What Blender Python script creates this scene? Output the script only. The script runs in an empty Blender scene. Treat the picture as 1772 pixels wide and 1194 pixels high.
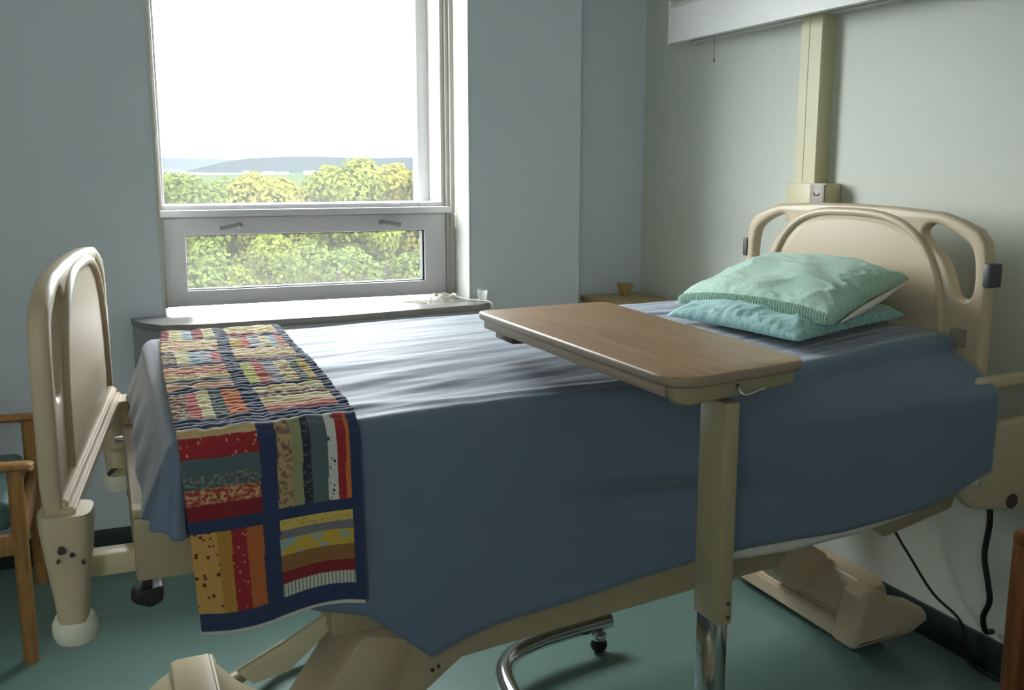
import bpy, bmesh, math, random
from mathutils import Vector, Matrix, noise
from mathutils.geometry import tessellate_polygon
S = bpy.context.scene
COL = S.collection
PI = math.pi

# ------------------------------------------------------------------ camera
cam_d = bpy.data.cameras.new('camera'); cam = bpy.data.objects.new('camera', cam_d); COL.objects.link(cam)
cam.location = (0, 0, 1.4)
cam.rotation_euler = (math.radians(90 - 10.148), 0, math.radians(-22.55))
cam_d.sensor_width = 36.0
cam_d.lens = 36.0 * 1714.3 / 1772
cam_d.clip_start = 0.05; cam_d.clip_end = 12000
S.camera = cam

# ------------------------------------------------------------------ world, sun, portal, exposure
W = bpy.data.worlds.new('overcast_sky'); S.world = W; W.use_nodes = True
bg = W.node_tree.nodes['Background']
bg.inputs[0].default_value = (0.95, 0.98, 1.0, 1); bg.inputs[1].default_value = 16.0
sd = bpy.data.lights.new('sun', 'SUN'); sd.energy = 9.0; sd.angle = math.radians(4); sd.color = (1, .95, .82)
sun = bpy.data.objects.new('sun', sd); COL.objects.link(sun)
sun.rotation_euler = Vector((-.45, .70, -.62)).to_track_quat('-Z', 'Y').to_euler()
pd = bpy.data.lights.new('window_portal', 'AREA'); pd.shape = 'RECTANGLE'; pd.size = 1.3; pd.size_y = 1.6
pd.cycles.is_portal = True
po = bpy.data.objects.new('window_portal', pd); COL.objects.link(po)
po.location = (.77, 4.22, 1.65); po.rotation_euler = (math.radians(-90), 0, 0)
pd2 = pd.copy(); pd2.size = .55; pd2.size_y = .8; po2 = bpy.data.objects.new('fill_window_portal', pd2); COL.objects.link(po2)
po2.location = (-.95, -1.32, 1.95); po2.rotation_euler = (math.radians(90), 0, 0)  # portal for the added fill window behind the camera
S.view_settings.view_transform = 'Standard'; S.view_settings.look = 'None'
S.view_settings.gamma = 1.0; S.view_settings.use_curve_mapping = False
S.view_settings.exposure = 0.8
S.cycles.max_bounces = 10; S.cycles.diffuse_bounces = 8; S.cycles.transparent_max_bounces = 12

# ------------------------------------------------------------------ materials
def lin(c):
    return tuple(((v / 255) / 12.92 if v / 255 <= .04045 else ((v / 255 + .055) / 1.055) ** 2.4) for v in c)
def mat(name, col, rough=.6, metal=0, spec=.5, var=0.0, vscale=8, bump=0.0, bscale=200, coords='Object', sheen=0):
    m = bpy.data.materials.new(name); m.use_nodes = True; nt = m.node_tree; n = nt.nodes; l = nt.links
    b = n['Principled BSDF']; c = lin(col)
    b.inputs['Base Color'].default_value = (*c, 1); b.inputs['Roughness'].default_value = rough
    b.inputs['Metallic'].default_value = metal; b.inputs['Specular IOR Level'].default_value = spec
    if sheen: b.inputs['Sheen Weight'].default_value = sheen
    tc = n.new('ShaderNodeTexCoord')
    if var:
        t = n.new('ShaderNodeTexNoise'); t.inputs['Scale'].default_value = vscale; t.inputs['Detail'].default_value = 5
        l.new(tc.outputs[coords], t.inputs['Vector'])
        r = n.new('ShaderNodeMixRGB'); r.inputs[1].default_value = (*[v * (1 - var) for v in c], 1); r.inputs[2].default_value = (*[min(1, v * (1 + var)) for v in c], 1)
        l.new(t.outputs[0], r.inputs[0]); l.new(r.outputs[0], b.inputs['Base Color'])
    if bump:
        t = n.new('ShaderNodeTexNoise'); t.inputs['Scale'].default_value = bscale; t.inputs['Detail'].default_value = 4
        l.new(tc.outputs[coords], t.inputs['Vector'])
        bp = n.new('ShaderNodeBump'); bp.inputs['Strength'].default_value = bump; bp.inputs['Distance'].default_value = .002
        l.new(t.outputs[0], bp.inputs['Height']); l.new(bp.outputs[0], b.inputs['Normal'])
    return m
def wood(name, c1, c2, scale=(2, 30, 30), rough=.45, wscale=3.0):
    m = mat(name, c1, rough); nt = m.node_tree; n = nt.nodes; l = nt.links; b = n['Principled BSDF']
    tc = n.new('ShaderNodeTexCoord'); mp = n.new('ShaderNodeMapping'); mp.inputs['Scale'].default_value = scale
    t = n.new('ShaderNodeTexNoise'); t.inputs['Scale'].default_value = wscale; t.inputs['Detail'].default_value = 8; t.inputs['Distortion'].default_value = 1.2
    l.new(tc.outputs['Object'], mp.inputs[0]); l.new(mp.outputs[0], t.inputs['Vector'])
    r = n.new('ShaderNodeValToRGB'); r.color_ramp.elements[0].position = .35; r.color_ramp.elements[1].position = .68
    r.color_ramp.elements[0].color = (*lin(c1), 1); r.color_ramp.elements[1].color = (*lin(c2), 1)
    l.new(t.outputs[0], r.inputs[0]); l.new(r.outputs[0], b.inputs['Base Color'])
    return m
M = {}
M['wall'] = mat('pale_blue_green_paint', (204, 213, 222), .55, var=.02, vscale=3, bump=.12, bscale=160)
M['wall_side'] = mat('pale_sage_paint', (203, 206, 196), .55, var=.02, vscale=3, bump=.16, bscale=140)
M['ceiling'] = mat('white_ceiling', (240, 240, 236), .8)
M['floor'] = mat('teal_vinyl', (110, 138, 132), .3, var=.08, vscale=30, spec=.5)
M['base'] = mat('dark_green_rubber', (28, 42, 42), .5)
M['frame'] = mat('window_white_metal', (196, 194, 198), .4)
M['frame_warm'] = mat('window_warm_white', (176, 170, 164), .45)
M['latch'] = mat('grey_latch', (140, 138, 138), .4)
M['gasket'] = mat('black_gasket', (35, 35, 36), .6)
M['reveal'] = mat('white_reveal_paint', (196, 198, 190), .5)
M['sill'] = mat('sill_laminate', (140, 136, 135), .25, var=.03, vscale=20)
M['sill_dark'] = mat('sill_apron_grey', (168, 170, 178), .5)
M['plastic'] = mat('beige_plastic', (196, 177, 150), .42, var=.02, vscale=5)
M['plastic_lt'] = mat('pale_beige_plastic', (216, 200, 166), .35)
M['steel_beige'] = mat('beige_painted_steel', (176, 160, 130), .4, var=.03)
M['white_rubber'] = mat('white_rubber', (225, 222, 205), .5)
M['black'] = mat('black_rubber', (18, 18, 20), .5)
M['grey_rubber'] = mat('grey_bumper', (70, 70, 74), .5)
M['chrome'] = mat('chrome', (205, 205, 208), .12, metal=1)
M['brown_metal'] = mat('dark_brown_metal', (70, 58, 56), .5)
M['lampwhite'] = mat('lamp_housing_white', (214, 213, 212), .4)
M['trunk'] = mat('raceway_beige', (205, 196, 160), .45)
M['outlet'] = mat('outlet_grey', (150, 140, 128), .45)
M['laminate'] = wood('oak_laminate', (158, 122, 88), (180, 144, 108), (30, 2.5, 30), .34, 2.2)
M['edge'] = mat('laminate_edge', (150, 130, 112), .4)
M['table_steel'] = mat('table_beige_steel', (158, 146, 116), .4)
M['chair_wood'] = wood('honey_wood', (150, 104, 58), (182, 134, 82), (25, 25, 2), .4)
M['dark_wood'] = wood('brown_wood', (112, 66, 34), (140, 86, 48), (25, 25, 2), .4)
M['stand_wood'] = wood('pale_maple', (176, 146, 104), (196, 166, 122), (3, 25, 25), .45)
M['teal_vinyl'] = mat('teal_seat_vinyl', (74, 104, 104), .5, var=.1, vscale=20)
M['tan'] = mat('tan_card', (170, 146, 96), .6)
M['cord'] = mat('white_cord', (228, 224, 212), .5)
M['clear'] = mat('clear_plastic', (190, 204, 204), .15)
M['sheet'] = mat('white_sheet', (214, 210, 204), .8, bump=.1)
M['tick'] = mat('white_ticking', (222, 214, 206), .8)
M['bark'] = mat('grey_bark', (46, 40, 34), .9, spec=.0)

def fabric(name, col, bump=.25, bscale=900, sheen=.25, rough=.75, var=.05, vscale=6):
    return mat(name, col, rough, var=var, vscale=vscale, bump=bump, bscale=bscale, sheen=sheen, spec=.25)
def blanket_mat():
    m = fabric('blue_blanket_cotton', (107, 121, 144), .12, 700, .45, .6); nt = m.node_tree; n = nt.nodes; l = nt.links
    b = n['Principled BSDF']; b.inputs['Sheen Roughness'].default_value = .4
    tc = n.new('ShaderNodeTexCoord'); mp = n.new('ShaderNodeMapping'); mp.inputs['Scale'].default_value = (3, 30, 3); mp.inputs['Rotation'].default_value = (0, 0, .12)
    t = n.new('ShaderNodeTexNoise'); t.inputs['Scale'].default_value = 1.6; t.inputs['Detail'].default_value = 5; t.inputs['Distortion'].default_value = .4
    l.new(tc.outputs['Object'], mp.inputs[0]); l.new(mp.outputs[0], t.inputs['Vector'])
    bp = n.new('ShaderNodeBump'); bp.inputs['Strength'].default_value = .3; bp.inputs['Distance'].default_value = .006
    l.new(t.outputs[0], bp.inputs['Height'])
    old = b.inputs['Normal'].links[0].from_node; l.new(bp.outputs[0], old.inputs['Normal'])
    return m
M['blanket'] = blanket_mat()
def printed(name, c1, c2, scale, thr=.55, sharp=.06, kind='noise'):
    m = fabric(name, c1); nt = m.node_tree; n = nt.nodes; l = nt.links; b = n['Principled BSDF']
    tc = n.new('ShaderNodeTexCoord')
    if kind == 'noise':
        t = n.new('ShaderNodeTexNoise'); t.inputs['Detail'].default_value = 2; out = t.outputs[0]
    elif kind == 'dots':
        t = n.new('ShaderNodeTexVoronoi'); out = t.outputs[0]
    else:
        t = n.new('ShaderNodeTexWave'); out = t.outputs[0]
    t.inputs['Scale'].default_value = scale
    l.new(tc.outputs['UV'], t.inputs['Vector'])
    r = n.new('ShaderNodeValToRGB'); r.color_ramp.elements[0].position = thr - sharp; r.color_ramp.elements[1].position = thr + sharp
    r.color_ramp.elements[0].color = (*lin(c1), 1); r.color_ramp.elements[1].color = (*lin(c2), 1)
    l.new(out, r.inputs[0]); l.new(r.outputs[0], b.inputs['Base Color'])
    return m
M['mint'] = printed('mint_print_cotton', (178, 206, 190), (158, 190, 174), 160, .52, .1)
M['aqua'] = printed('aqua_print_cotton', (168, 206, 202), (130, 178, 182), 150, .5, .1)

def glass(name, veil=0.0):
    m = bpy.data.materials.new(name); m.use_nodes = True; nt = m.node_tree; n = nt.nodes; l = nt.links
    for x in list(n):
        if x.type != 'OUTPUT_MATERIAL': n.remove(x)
    out = n['Material Output']
    tr = n.new('ShaderNodeBsdfTransparent'); tr.inputs[0].default_value = (.95, .97, .96, 1)
    gl = n.new('ShaderNodeBsdfGlossy'); gl.inputs['Roughness'].default_value = .02
    mx = n.new('ShaderNodeMixShader'); mx.inputs[0].default_value = .04
    l.new(tr.outputs[0], mx.inputs[1]); l.new(gl.outputs[0], mx.inputs[2]); last = mx
    if veil:
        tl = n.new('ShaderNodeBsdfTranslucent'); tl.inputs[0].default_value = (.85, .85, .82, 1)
        m2 = n.new('ShaderNodeMixShader'); m2.inputs[0].default_value = veil
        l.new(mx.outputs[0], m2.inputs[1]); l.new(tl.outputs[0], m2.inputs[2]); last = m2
    l.new(last.outputs[0], out.inputs[0])
    return m
M['glass'] = glass('clear_glass', .014); M['glass_veiled'] = glass('veiled_glass', .014)  # translucent share imitates a milky reflection and haze over the view

# ------------------------------------------------------------------ mesh helpers
ORG = {}
def V(*a): return Vector(a)
def bx(bm, x0, x1, y0, y1, z0, z1, bevel=0, seg=2):
    vs = [bm.verts.new((x, y, z)) for z in (z0, z1) for y in (y0, y1) for x in (x0, x1)]
    fs = [bm.faces.new([vs[i] for i in f]) for f in ((0, 2, 3, 1), (4, 5, 7, 6), (0, 1, 5, 4), (2, 6, 7, 3), (0, 4, 6, 2), (1, 3, 7, 5))]
    if bevel:
        es = list({e for f in fs for e in f.edges})
        bmesh.ops.bevel(bm, geom=es, offset=bevel, segments=seg, affect='EDGES', profile=.5)
    return vs
def catmull(pts, n=8):
    pts = [Vector(p) for p in pts]
    if len(pts) < 3: return pts
    out = []
    P = [pts[0] * 2 - pts[1]] + pts + [pts[-1] * 2 - pts[-2]]
    for i in range(1, len(P) - 2):
        for k in range(n):
            t = k / n; a, b, c, d = P[i - 1], P[i], P[i + 1], P[i + 2]
            out.append(.5 * ((2 * b) + (c - a) * t + (2 * a - 5 * b + 4 * c - d) * t * t + (3 * b - a - 3 * c + d) * t ** 3))
    out.append(pts[-1]); return out
def tube(bm, pts, r, seg=12, smooth=0, caps=True, sx=1, sy=1, rr=None):
    if smooth: pts = catmull(pts, smooth)
    pts = [Vector(p) for p in pts]; rings = []
    up = None
    for i, p in enumerate(pts):
        d = (pts[min(i + 1, len(pts) - 1)] - pts[max(i - 1, 0)]).normalized()
        if up is None:
            up = Vector((0, 0, 1)) if abs(d.z) < .9 else Vector((1, 0, 0))
        s = d.cross(up).normalized(); up = s.cross(d).normalized()
        rad = r if rr is None else rr[i * (len(rr) - 1) // max(1, len(pts) - 1)]
        rings.append([bm.verts.new(p + s * math.cos(a) * rad * sx + up * math.sin(a) * rad * sy) for a in [2 * PI * k / seg for k in range(seg)]])
    for a, b in zip(rings, rings[1:]):
        for k in range(seg):
            bm.faces.new((a[k], a[(k + 1) % seg], b[(k + 1) % seg], b[k]))
    if caps:
        bm.faces.new(rings[0][::-1]); bm.faces.new(rings[-1])
def lathe(bm, prof, c=(0, 0, 0), seg=20, axis='Z'):
    rings = []
    for r, h in prof:
        ring = []
        for k in range(seg):
            a = 2 * PI * k / seg; x, y = r * math.cos(a), r * math.sin(a)
            p = {'Z': (x, y, h), 'X': (h, x, y), 'Y': (y, h, x)}[axis]
            ring.append(bm.verts.new(Vector(p) + Vector(c)))
        rings.append(ring)
    for a, b in zip(rings, rings[1:]):
        for k in range(seg): bm.faces.new((a[k], a[(k + 1) % seg], b[(k + 1) % seg], b[k]))
    bm.faces.new(rings[0][::-1]); bm.faces.new(rings[-1])
def plate(bm, outer, holes, to3, t, bevel=0, seg=3):
    """2D outline with holes -> solid plate; to3(u, v, w) maps to 3D with w the thickness direction."""
    loops = [outer] + holes
    flat = [p for lp in loops for p in lp]
    def ring_normal(lp, i):
        a, b, c = Vector(lp[i - 1]), Vector(lp[i]), Vector(lp[(i + 1) % len(lp)])
        n1 = Vector(((b - a).y, -(b - a).x)).normalized(); n2 = Vector(((c - b).y, -(c - b).x)).normalized()
        n = (n1 + n2); n = n.normalized() if n.length > 1e-6 else n1
        return n / max(.5, n.dot(n1))
    def area(lp): return sum(lp[i - 1][0] * lp[i][1] - lp[i][0] * lp[i - 1][1] for i in range(len(lp))) / 2
    nrm = []
    for j, lp in enumerate(loops):
        s = 1 if (area(lp) > 0) == (j == 0) else -1
        nrm += [ring_normal(lp, i) * s for i in range(len(lp))]
    ins = [(p[0] - nrm[i].x * bevel, p[1] - nrm[i].y * bevel, 0) for i, p in enumerate(flat)]; k0 = 0; il = []
    for lp in loops: il.append([Vector(p) for p in ins[k0:k0 + len(lp)]]); k0 += len(lp)
    tris = tessellate_polygon(il)
    layers = []
    if bevel:
        for k in range(seg + 1):
            a = PI / 2 * k / seg
            layers.append((-(1 - math.sin(a)) * bevel, -t / 2 + bevel * (1 - math.cos(a))))
        layers += [(o, -w) for o, w in reversed(layers)]
    else:
        layers = [(0, -t / 2), (0, t / 2)]
    lay = bm.faces.layers.int.get('flat') or bm.faces.layers.int.new('flat')
    VV = [[bm.verts.new(to3(p[0] + nrm[i].x * o, p[1] + nrm[i].y * o, w)) for i, p in enumerate(flat)] for o, w in layers]
    for tri in tris:
        for L, rev in ((VV[0], 1), (VV[-1], 0)):
            f = [L[i] for i in tri]
            try: bm.faces.new(f[::-1] if rev else f)[lay] = 1
            except ValueError: pass
    base = 0
    for lp in loops:
        n = len(lp)
        for A, B in zip(VV, VV[1:]):
            for i in range(n):
                a, b = base + i, base + (i + 1) % n
                try: bm.faces.new((A[a], A[b], B[b], B[a]))
                except ValueError: pass
        base += n
def rounded(pts, r, n=5):
    """round the corners of a 2D polygon; r may be a list."""
    out = []; m = len(pts)
    for i in range(m):
        a, b, c = Vector(pts[i - 1]), Vector(pts[i]), Vector(pts[(i + 1) % m])
        ri = r[i] if isinstance(r, (list, tuple)) else r
        if ri <= 0: out.append(tuple(b)); continue
        p = b + (a - b).normalized() * min(ri, (a - b).length * .45); q = b + (c - b).normalized() * min(ri, (c - b).length * .45)
        for k in range(n + 1):
            t = k / n; out.append(tuple(p * (1 - t) ** 2 + b * 2 * t * (1 - t) + q * t * t))
    return out
def spline2(pts, n=6, closed=True):
    out = []; m = len(pts); P = [Vector(p) for p in pts]
    for i in range(m):
        a, b, c, d = P[i - 1], P[i], P[(i + 1) % m], P[(i + 2) % m]
        for k in range(n):
            t = k / n
            out.append(tuple(.5 * ((2 * b) + (c - a) * t + (2 * a - 5 * b + 4 * c - d) * t * t + (3 * b - a - 3 * c + d) * t ** 3)))
    return out
def root_of(o):
    while o.parent: o = o.parent
    return o
def obj(name, bm, m, parent=None, smooth=True, org=None, ang=40):
    me = bpy.data.meshes.new(name)
    bmesh.ops.recalc_face_normals(bm, faces=bm.faces)
    if parent is not None: o0 = ORG[root_of(parent).name]
    elif org is not None: o0 = Vector(org)
    else:
        xs = [v.co for v in bm.verts]
        o0 = Vector(((min(v.x for v in xs) + max(v.x for v in xs)) / 2, (min(v.y for v in xs) + max(v.y for v in xs)) / 2, min(v.z for v in xs)))
    bmesh.ops.translate(bm, vec=-o0, verts=bm.verts)
    lay = bm.faces.layers.int.get('flat')
    sm = [not (lay and f[lay]) for f in bm.faces]
    bm.to_mesh(me); bm.free()
    for mm in (m if isinstance(m, (list, tuple)) else [m]): me.materials.append(mm)
    if smooth:
        me.polygons.foreach_set('use_smooth', sm)
        try: me.set_sharp_from_angle(angle=math.radians(ang))
        except Exception: pass
    o = bpy.data.objects.new(name, me); COL.objects.link(o)
    if parent is None:
        o.location = o0; ORG[o.name] = o0
    else: o.parent = parent
    return o
def tag(o, label, cat, group=None, kind=None):
    o['label'] = label; o['category'] = cat
    if group: o['group'] = group
    if kind: o['kind'] = kind
    return o
def thing(name, loc, label, cat, group=None):
    o = bpy.data.objects.new(name, None); COL.objects.link(o); o.location = loc; ORG[o.name] = Vector(loc)
    o.empty_display_size = .1
    return tag(o, label, cat, group)
def struct(name, bm, m, parent=None, **k):
    o = obj(name, bm, m, parent, **k)
    if parent is None: o['kind'] = 'structure'
    return o
def NB(): return bmesh.new()
def boxobj(name, dims, m, parent=None, bevel=0.0, **k):
    b = NB(); bx(b, *dims, bevel=bevel); return obj(name, b, m, parent, **k)
def sstep(a, b, x):
    t = max(0, min(1, (x - a) / (b - a))); return t * t * (3 - 2 * t)
def interp(tab, x):
    if x <= tab[0][0]: return tab[0][1]
    for (a, fa), (b, fb) in zip(tab, tab[1:]):
        if x <= b: return fa + (fb - fa) * (x - a) / (b - a)
    return tab[-1][1]

# ------------------------------------------------------------------ room shell
WY = 3.754        # face of the window wall
RX = 2.24         # face of the head wall
b = NB(); bx(b, -1.9, 2.5, -1.3, 4.2, -.12, 0); struct('floor', b, M['floor'], smooth=False)
b = NB(); bx(b, -1.9, 2.5, -1.3, 4.2, 2.6, 2.75); struct('ceiling', b, M['ceiling'], smooth=False)
b = NB()
bx(b, -1.9, .197, WY, 4.2, 0, 2.6); bx(b, .197, 1.379, WY, 4.2, 0, .868); bx(b, .197, 1.379, WY, 4.2, 2.4, 2.6); bx(b, 1.379, 1.868, WY, 4.2, 0, 2.6, bevel=.006)
struct('wall_back', b, M['wall'], smooth=False)
b = NB(); bx(b, 1.86, RX, 3.885, 4.2, 0, 2.6); struct('wall_recess', b, M['wall'], smooth=False)
b = NB(); bx(b, RX, 2.5, -1.3, 4.2, 0, 2.6); struct('wall_right', b, M['wall_side'], smooth=False)
b = NB(); bx(b, -1.9, -1.7, -1.3, 4.2, 0, 2.6); struct('wall_left', b, M['wall_side'], smooth=False)
b = NB(); bx(b, -1.9, -1.2, -1.3, -1.1, 0, 2.6); bx(b, -.76, 2.5, -1.3, -1.1, 0, 2.6); bx(b, -1.2, -.76, -1.3, -1.1, 0, 1.6); bx(b, -1.2, -.76, -1.3, -1.1, 2.3, 2.6); struct('wall_front', b, M['wall_side'], smooth=False)
b = NB(); bx(b, -1.7, 1.868, WY - .012, WY, 0, .10, bevel=.003); struct('baseboard_back', b, M['base'])
b = NB(); bx(b, RX - .012, RX, -1.1, 3.88, 0, .10, bevel=.003); struct('baseboard_right', b, M['base'])
b = NB()
for d in ((-1.2, -1.16, 1.6, 2.3), (-.80, -.76, 1.6, 2.3), (-1.2, -.76, 1.6, 1.64), (-1.2, -.76, 2.26, 2.3)): bx(b, d[0], d[1], -1.24, -1.16, d[2], d[3])
w2 = struct('added_fill_window', b, M['frame'], smooth=False)  # unseen window frame, added behind the camera to let in fill light
b = NB(); bx(b, -1.17, -.79, -1.205, -1.2, 1.63, 2.27); obj('window_pane', b, M['glass'], w2, smooth=False)  # pane of the added fill window
# white lining of the window reveal
b = NB(); bx(b, 1.371, 1.381, WY - .002, 3.95, .87, 2.4); bx(b, .195, .205, WY - .002, 3.95, .87, 2.4); bx(b, .195, 1.381, WY - .002, 3.95, 2.392, 2.402)
struct('trim_1', b, M['reveal'], smooth=False)

# ---- window
win = bpy.data.objects.new('window_1', None); COL.objects.link(win); win.location = (.78, 3.93, .875); ORG['window_1'] = Vector(win.location); win['kind'] = 'structure'
FY = 3.93
b = NB()
bx(b, .205, .224, FY, 4.12, .875, 2.392, bevel=.003)                 # left jamb
bx(b, 1.319, 1.34, FY + .012, 4.17, 1.24, 2.392, bevel=.003)
bx(b, 1.337, 1.356, FY, 4.1, .875, 2.392, bevel=.003)
bx(b, 1.352, 1.371, FY - .014, 4.1, .875, 2.392, bevel=.003)
bx(b, .205, 1.371, FY, 4.12, 2.34, 2.392, bevel=.003)
obj('window_frame', b, M['frame_warm'], win)
b = NB(); bx(b, 1.268, 1.322, 4.10, 4.17, 1.24, 2.36, bevel=.004); bx(b, .218, .238, 4.02, 4.1, 1.24, 2.36, bevel=.003)
obj('outer_sash', b, M['frame'], win)
b = NB(); bx(b, .205, 1.356, FY - .018, 4.10, 1.216, 1.243, bevel=.004); bx(b, .22, 1.325, FY + .012, 4.12, 1.24, 1.26, bevel=.003)
obj('transom', b, M['frame'], win)
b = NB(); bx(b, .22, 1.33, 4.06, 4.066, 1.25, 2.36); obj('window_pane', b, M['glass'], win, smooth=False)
# lower hopper sash
b = NB()
x0, x1, z0, z1 = .218, 1.335, .878, 1.214
gx0, gx1, gz0, gz1 = .300, 1.243, .938, 1.147
outer = [(x0, z0), (x1, z0), (x1, z1), (x0, z1)]; hole = [(gx0, gz0), (gx1, gz0), (gx1, gz1), (gx0, gz1)]
plate(b, outer, [hole], lambda u, v, w: (u, FY + .03 + w, v), .05, .004, 2)
hs = obj('hopper_sash', b, M['frame'], win)
b = NB()
t = .008
bx(b, gx0, gx1, 3.945, 3.982, gz0 - .001, gz0 + .004); bx(b, gx1 - t, gx1 + .001, 3.945, 3.982, gz0, gz1); bx(b, gx0, gx1, 3.945, 3.982, gz1 - .003, gz1 + .001)
obj('gasket', b, M['gasket'], hs, smooth=False)
b = NB(); bx(b, gx0 - .004, gx1 + .004, 3.966, 3.972, gz0 - .004, gz1 + .004); obj('window_pane', b, M['glass_veiled'], hs, smooth=False)
for xc, s in ((.50, -1), (1.06, 1)):
    b = NB()
    lathe(b, [(.011, 0), (.011, .012), (.008, .016)], (xc, FY + .003, 1.182), 14, 'Y')
    for v in b.verts: v.co.y = 2 * (FY + .003) - v.co.y
    tube(b, [(xc, FY - .012, 1.184), (xc + s * .02, FY - .02, 1.181), (xc + s * .075, FY - .018, 1.172)], .009, 10, 4, sx=.7)
    obj('sash_latch', b, M['latch'], hs)
# window sill box
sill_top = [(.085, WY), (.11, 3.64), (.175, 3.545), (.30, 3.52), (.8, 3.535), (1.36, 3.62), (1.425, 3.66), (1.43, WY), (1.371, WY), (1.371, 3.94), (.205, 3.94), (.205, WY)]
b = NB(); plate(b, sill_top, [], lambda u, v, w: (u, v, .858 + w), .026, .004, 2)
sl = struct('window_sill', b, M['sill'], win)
b = NB(); ap = [(.088, WY - .003), (.113, 3.645), (.178, 3.552), (.30, 3.528), (.8, 3.543), (1.35, 3.63), (1.41, 3.67), (1.415, WY - .003)]
plate(b, ap, [], lambda u, v, w: (u, v, .765 + w), .158)
struct('sill_apron', b, M['sill_dark'], win, ang=25)

# ------------------------------------------------------------------ outside
def trees():
    rnd = random.Random(5)
    def crown_mesh(name, seed, rx, rz, n, leaf):
        r = random.Random(seed); b = NB(); lumps = []
        for i in range(26):
            a = r.uniform(0, 2 * PI); h = r.uniform(-.75, .95); k = math.sqrt(max(0, 1 - h * h)) * r.uniform(.55, .95)
            lumps.append((V(rx * k * math.cos(a), rx * k * math.sin(a), rz * h * .85), r.uniform(.26, .44) * rx))
        lumps.append((V(0, 0, 0), rx * .6))
        for i in range(n):
            c, s = r.choice(lumps)
            d = V(r.gauss(0, 1), r.gauss(0, 1), r.gauss(0, 1)).normalized() * s * r.uniform(.72, 1.05)
            p = c + d; nn = (d.normalized() + V(r.uniform(-.8, .8), r.uniform(-.8, .8), r.uniform(-.4, .9))).normalized()
            t1 = nn.orthogonal().normalized(); t1.rotate(Matrix.Rotation(r.uniform(0, 6), 3, nn)); t2 = nn.cross(t1)
            l = leaf * r.uniform(.6, 1.4)
            b.faces.new([b.verts.new(p + t1 * l * x + t2 * l * y * .7) for x, y in ((-1, 0), (-.2, -1), (1, 0), (-.2, 1))])
        me = bpy.data.meshes.new(name); b.to_mesh(me); b.free(); return me
    def leafmat(name, col):
        m = mat(name, col, .9, var=.3, vscale=.35, spec=.0); n = m.node_tree.nodes; l = m.node_tree.links
        tl = n.new('ShaderNodeBsdfTranslucent'); tl.inputs[0].default_value = (*lin(col), 1)
        mx = n.new('ShaderNodeMixShader'); mx.inputs[0].default_value = .3
        l.new(n['Principled BSDF'].outputs[0], mx.inputs[1]); l.new(tl.outputs[0], mx.inputs[2]); l.new(mx.outputs[0], n['Material Output'].inputs[0])
        return m
    lm = {'dark': leafmat('dark_green_leaves', (50, 58, 26)), 'yellow': leafmat('yellow_green_leaves', (74, 74, 32)),
          'light': leafmat('light_green_leaves', (66, 72, 30)), 'gold': leafmat('golden_leaves', (80, 77, 32)), 'mid': leafmat('mid_green_leaves', (54, 62, 30))}
    GZ = -13.0
    def tree(x, y, top, rx, rz, kind, seed, label, group=None, n=5200, leaf=.2):
        o = thing('tree', (x, y, GZ), label, 'tree', group)
        me = crown_mesh('crown', seed, rx, rz, n, leaf); me.materials.append(lm[kind])
        c = bpy.data.objects.new('crown', me); COL.objects.link(c); c.parent = o; c.location = (0, 0, top - rz - GZ)
        bm = NB(); H = top - rz * .4 - GZ
        tube(bm, [(x, y, GZ), (x + .1, y, GZ + H * .4), (x - .1, y + .1, GZ + H * .8), (x, y, GZ + H)], .25, 8, 4, rr=[.3, .26, .2, .12, .08])
        for k in range(5):
            a = seed + k * 1.3; h = GZ + H * (.5 + .08 * k)
            tube(bm, [(x, y, h), (x + math.cos(a) * rx * .4, y + math.sin(a) * rx * .4, h + rz * .4), (x + math.cos(a) * rx * .75, y + math.sin(a) * rx * .75, h + rz * .7)], .08, 6, 3)
        obj('trunk', bm, M['bark'], o)
        return o
    def at(px, Y): return Y * math.tan(math.atan((px - 886) / 1714.3 * .985) + math.radians(22.55))
    Y = 46
    tree(3.3, 45, 1.25, 2.5, 3.4, 'dark', 1, 'dark green tree at the left edge of the upper window pane', None, 18000, .12)
    tree(7.1, 46, 1.15, 2.4, 3.2, 'yellow', 2, 'yellow green tree just right of the dark green tree', None, 18000, .12)
    tree(10.5, 44.5, 1.75, 2.1, 3.4, 'light', 3, 'tall round light green tree with the highest crown seen through the window', None, 18000, .12)
    tree(13.7, 45, 1.7, 2.1, 3.4, 'gold', 4, 'golden green tree beside the right edge of the upper window pane', None, 18000, .12)
    g = 'trees filling the lower window pane'
    lb = 'leafy green tree in the lower mass beyond the window'
    k = 10
    for (x, y, top, rx, kind) in ((2.6, 36, -.9, 2.4, 'mid'), (5.2, 37, -1.1, 2.2, 'light'), (7.6, 35, -1.2, 2.2, 'mid'), (9.9, 36, -1.0, 2.0, 'dark'), (11.6, 36, -1.2, 2.0, 'light'),
                                  (3.2, 30, -2.4, 1.9, 'light'), (5.6, 29, -2.7, 1.9, 'mid'), (7.7, 30, -2.5, 1.8, 'dark'), (9.6, 30, -2.6, 1.7, 'light'), (1.4, 33, -1.7, 2.0, 'mid'), (-1.2, 36, -.8, 2.2, 'mid'), (-4.2, 37, -.6, 2.4, 'dark'), (-1.4, 43, .4, 2.4, 'light')):
        tree(x, y, top, rx, rx * 1.5, kind, k, lb, g, 11000, .09); k += 1
    g2 = 'distant trees below the hill'
    for i in range(12):
        x = 3.2 + i * 2.15 + rnd.uniform(-.4, .4); y = 78 + rnd.uniform(-6, 10)
        tree(x * 1.0, y, .95 + rnd.uniform(-.5, .3), 2.6, 3.4, rnd.choice(['mid', 'dark', 'yellow']), 40 + i, 'small distant tree in the wooded band below the hill', g2, 2600, .25)
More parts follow.
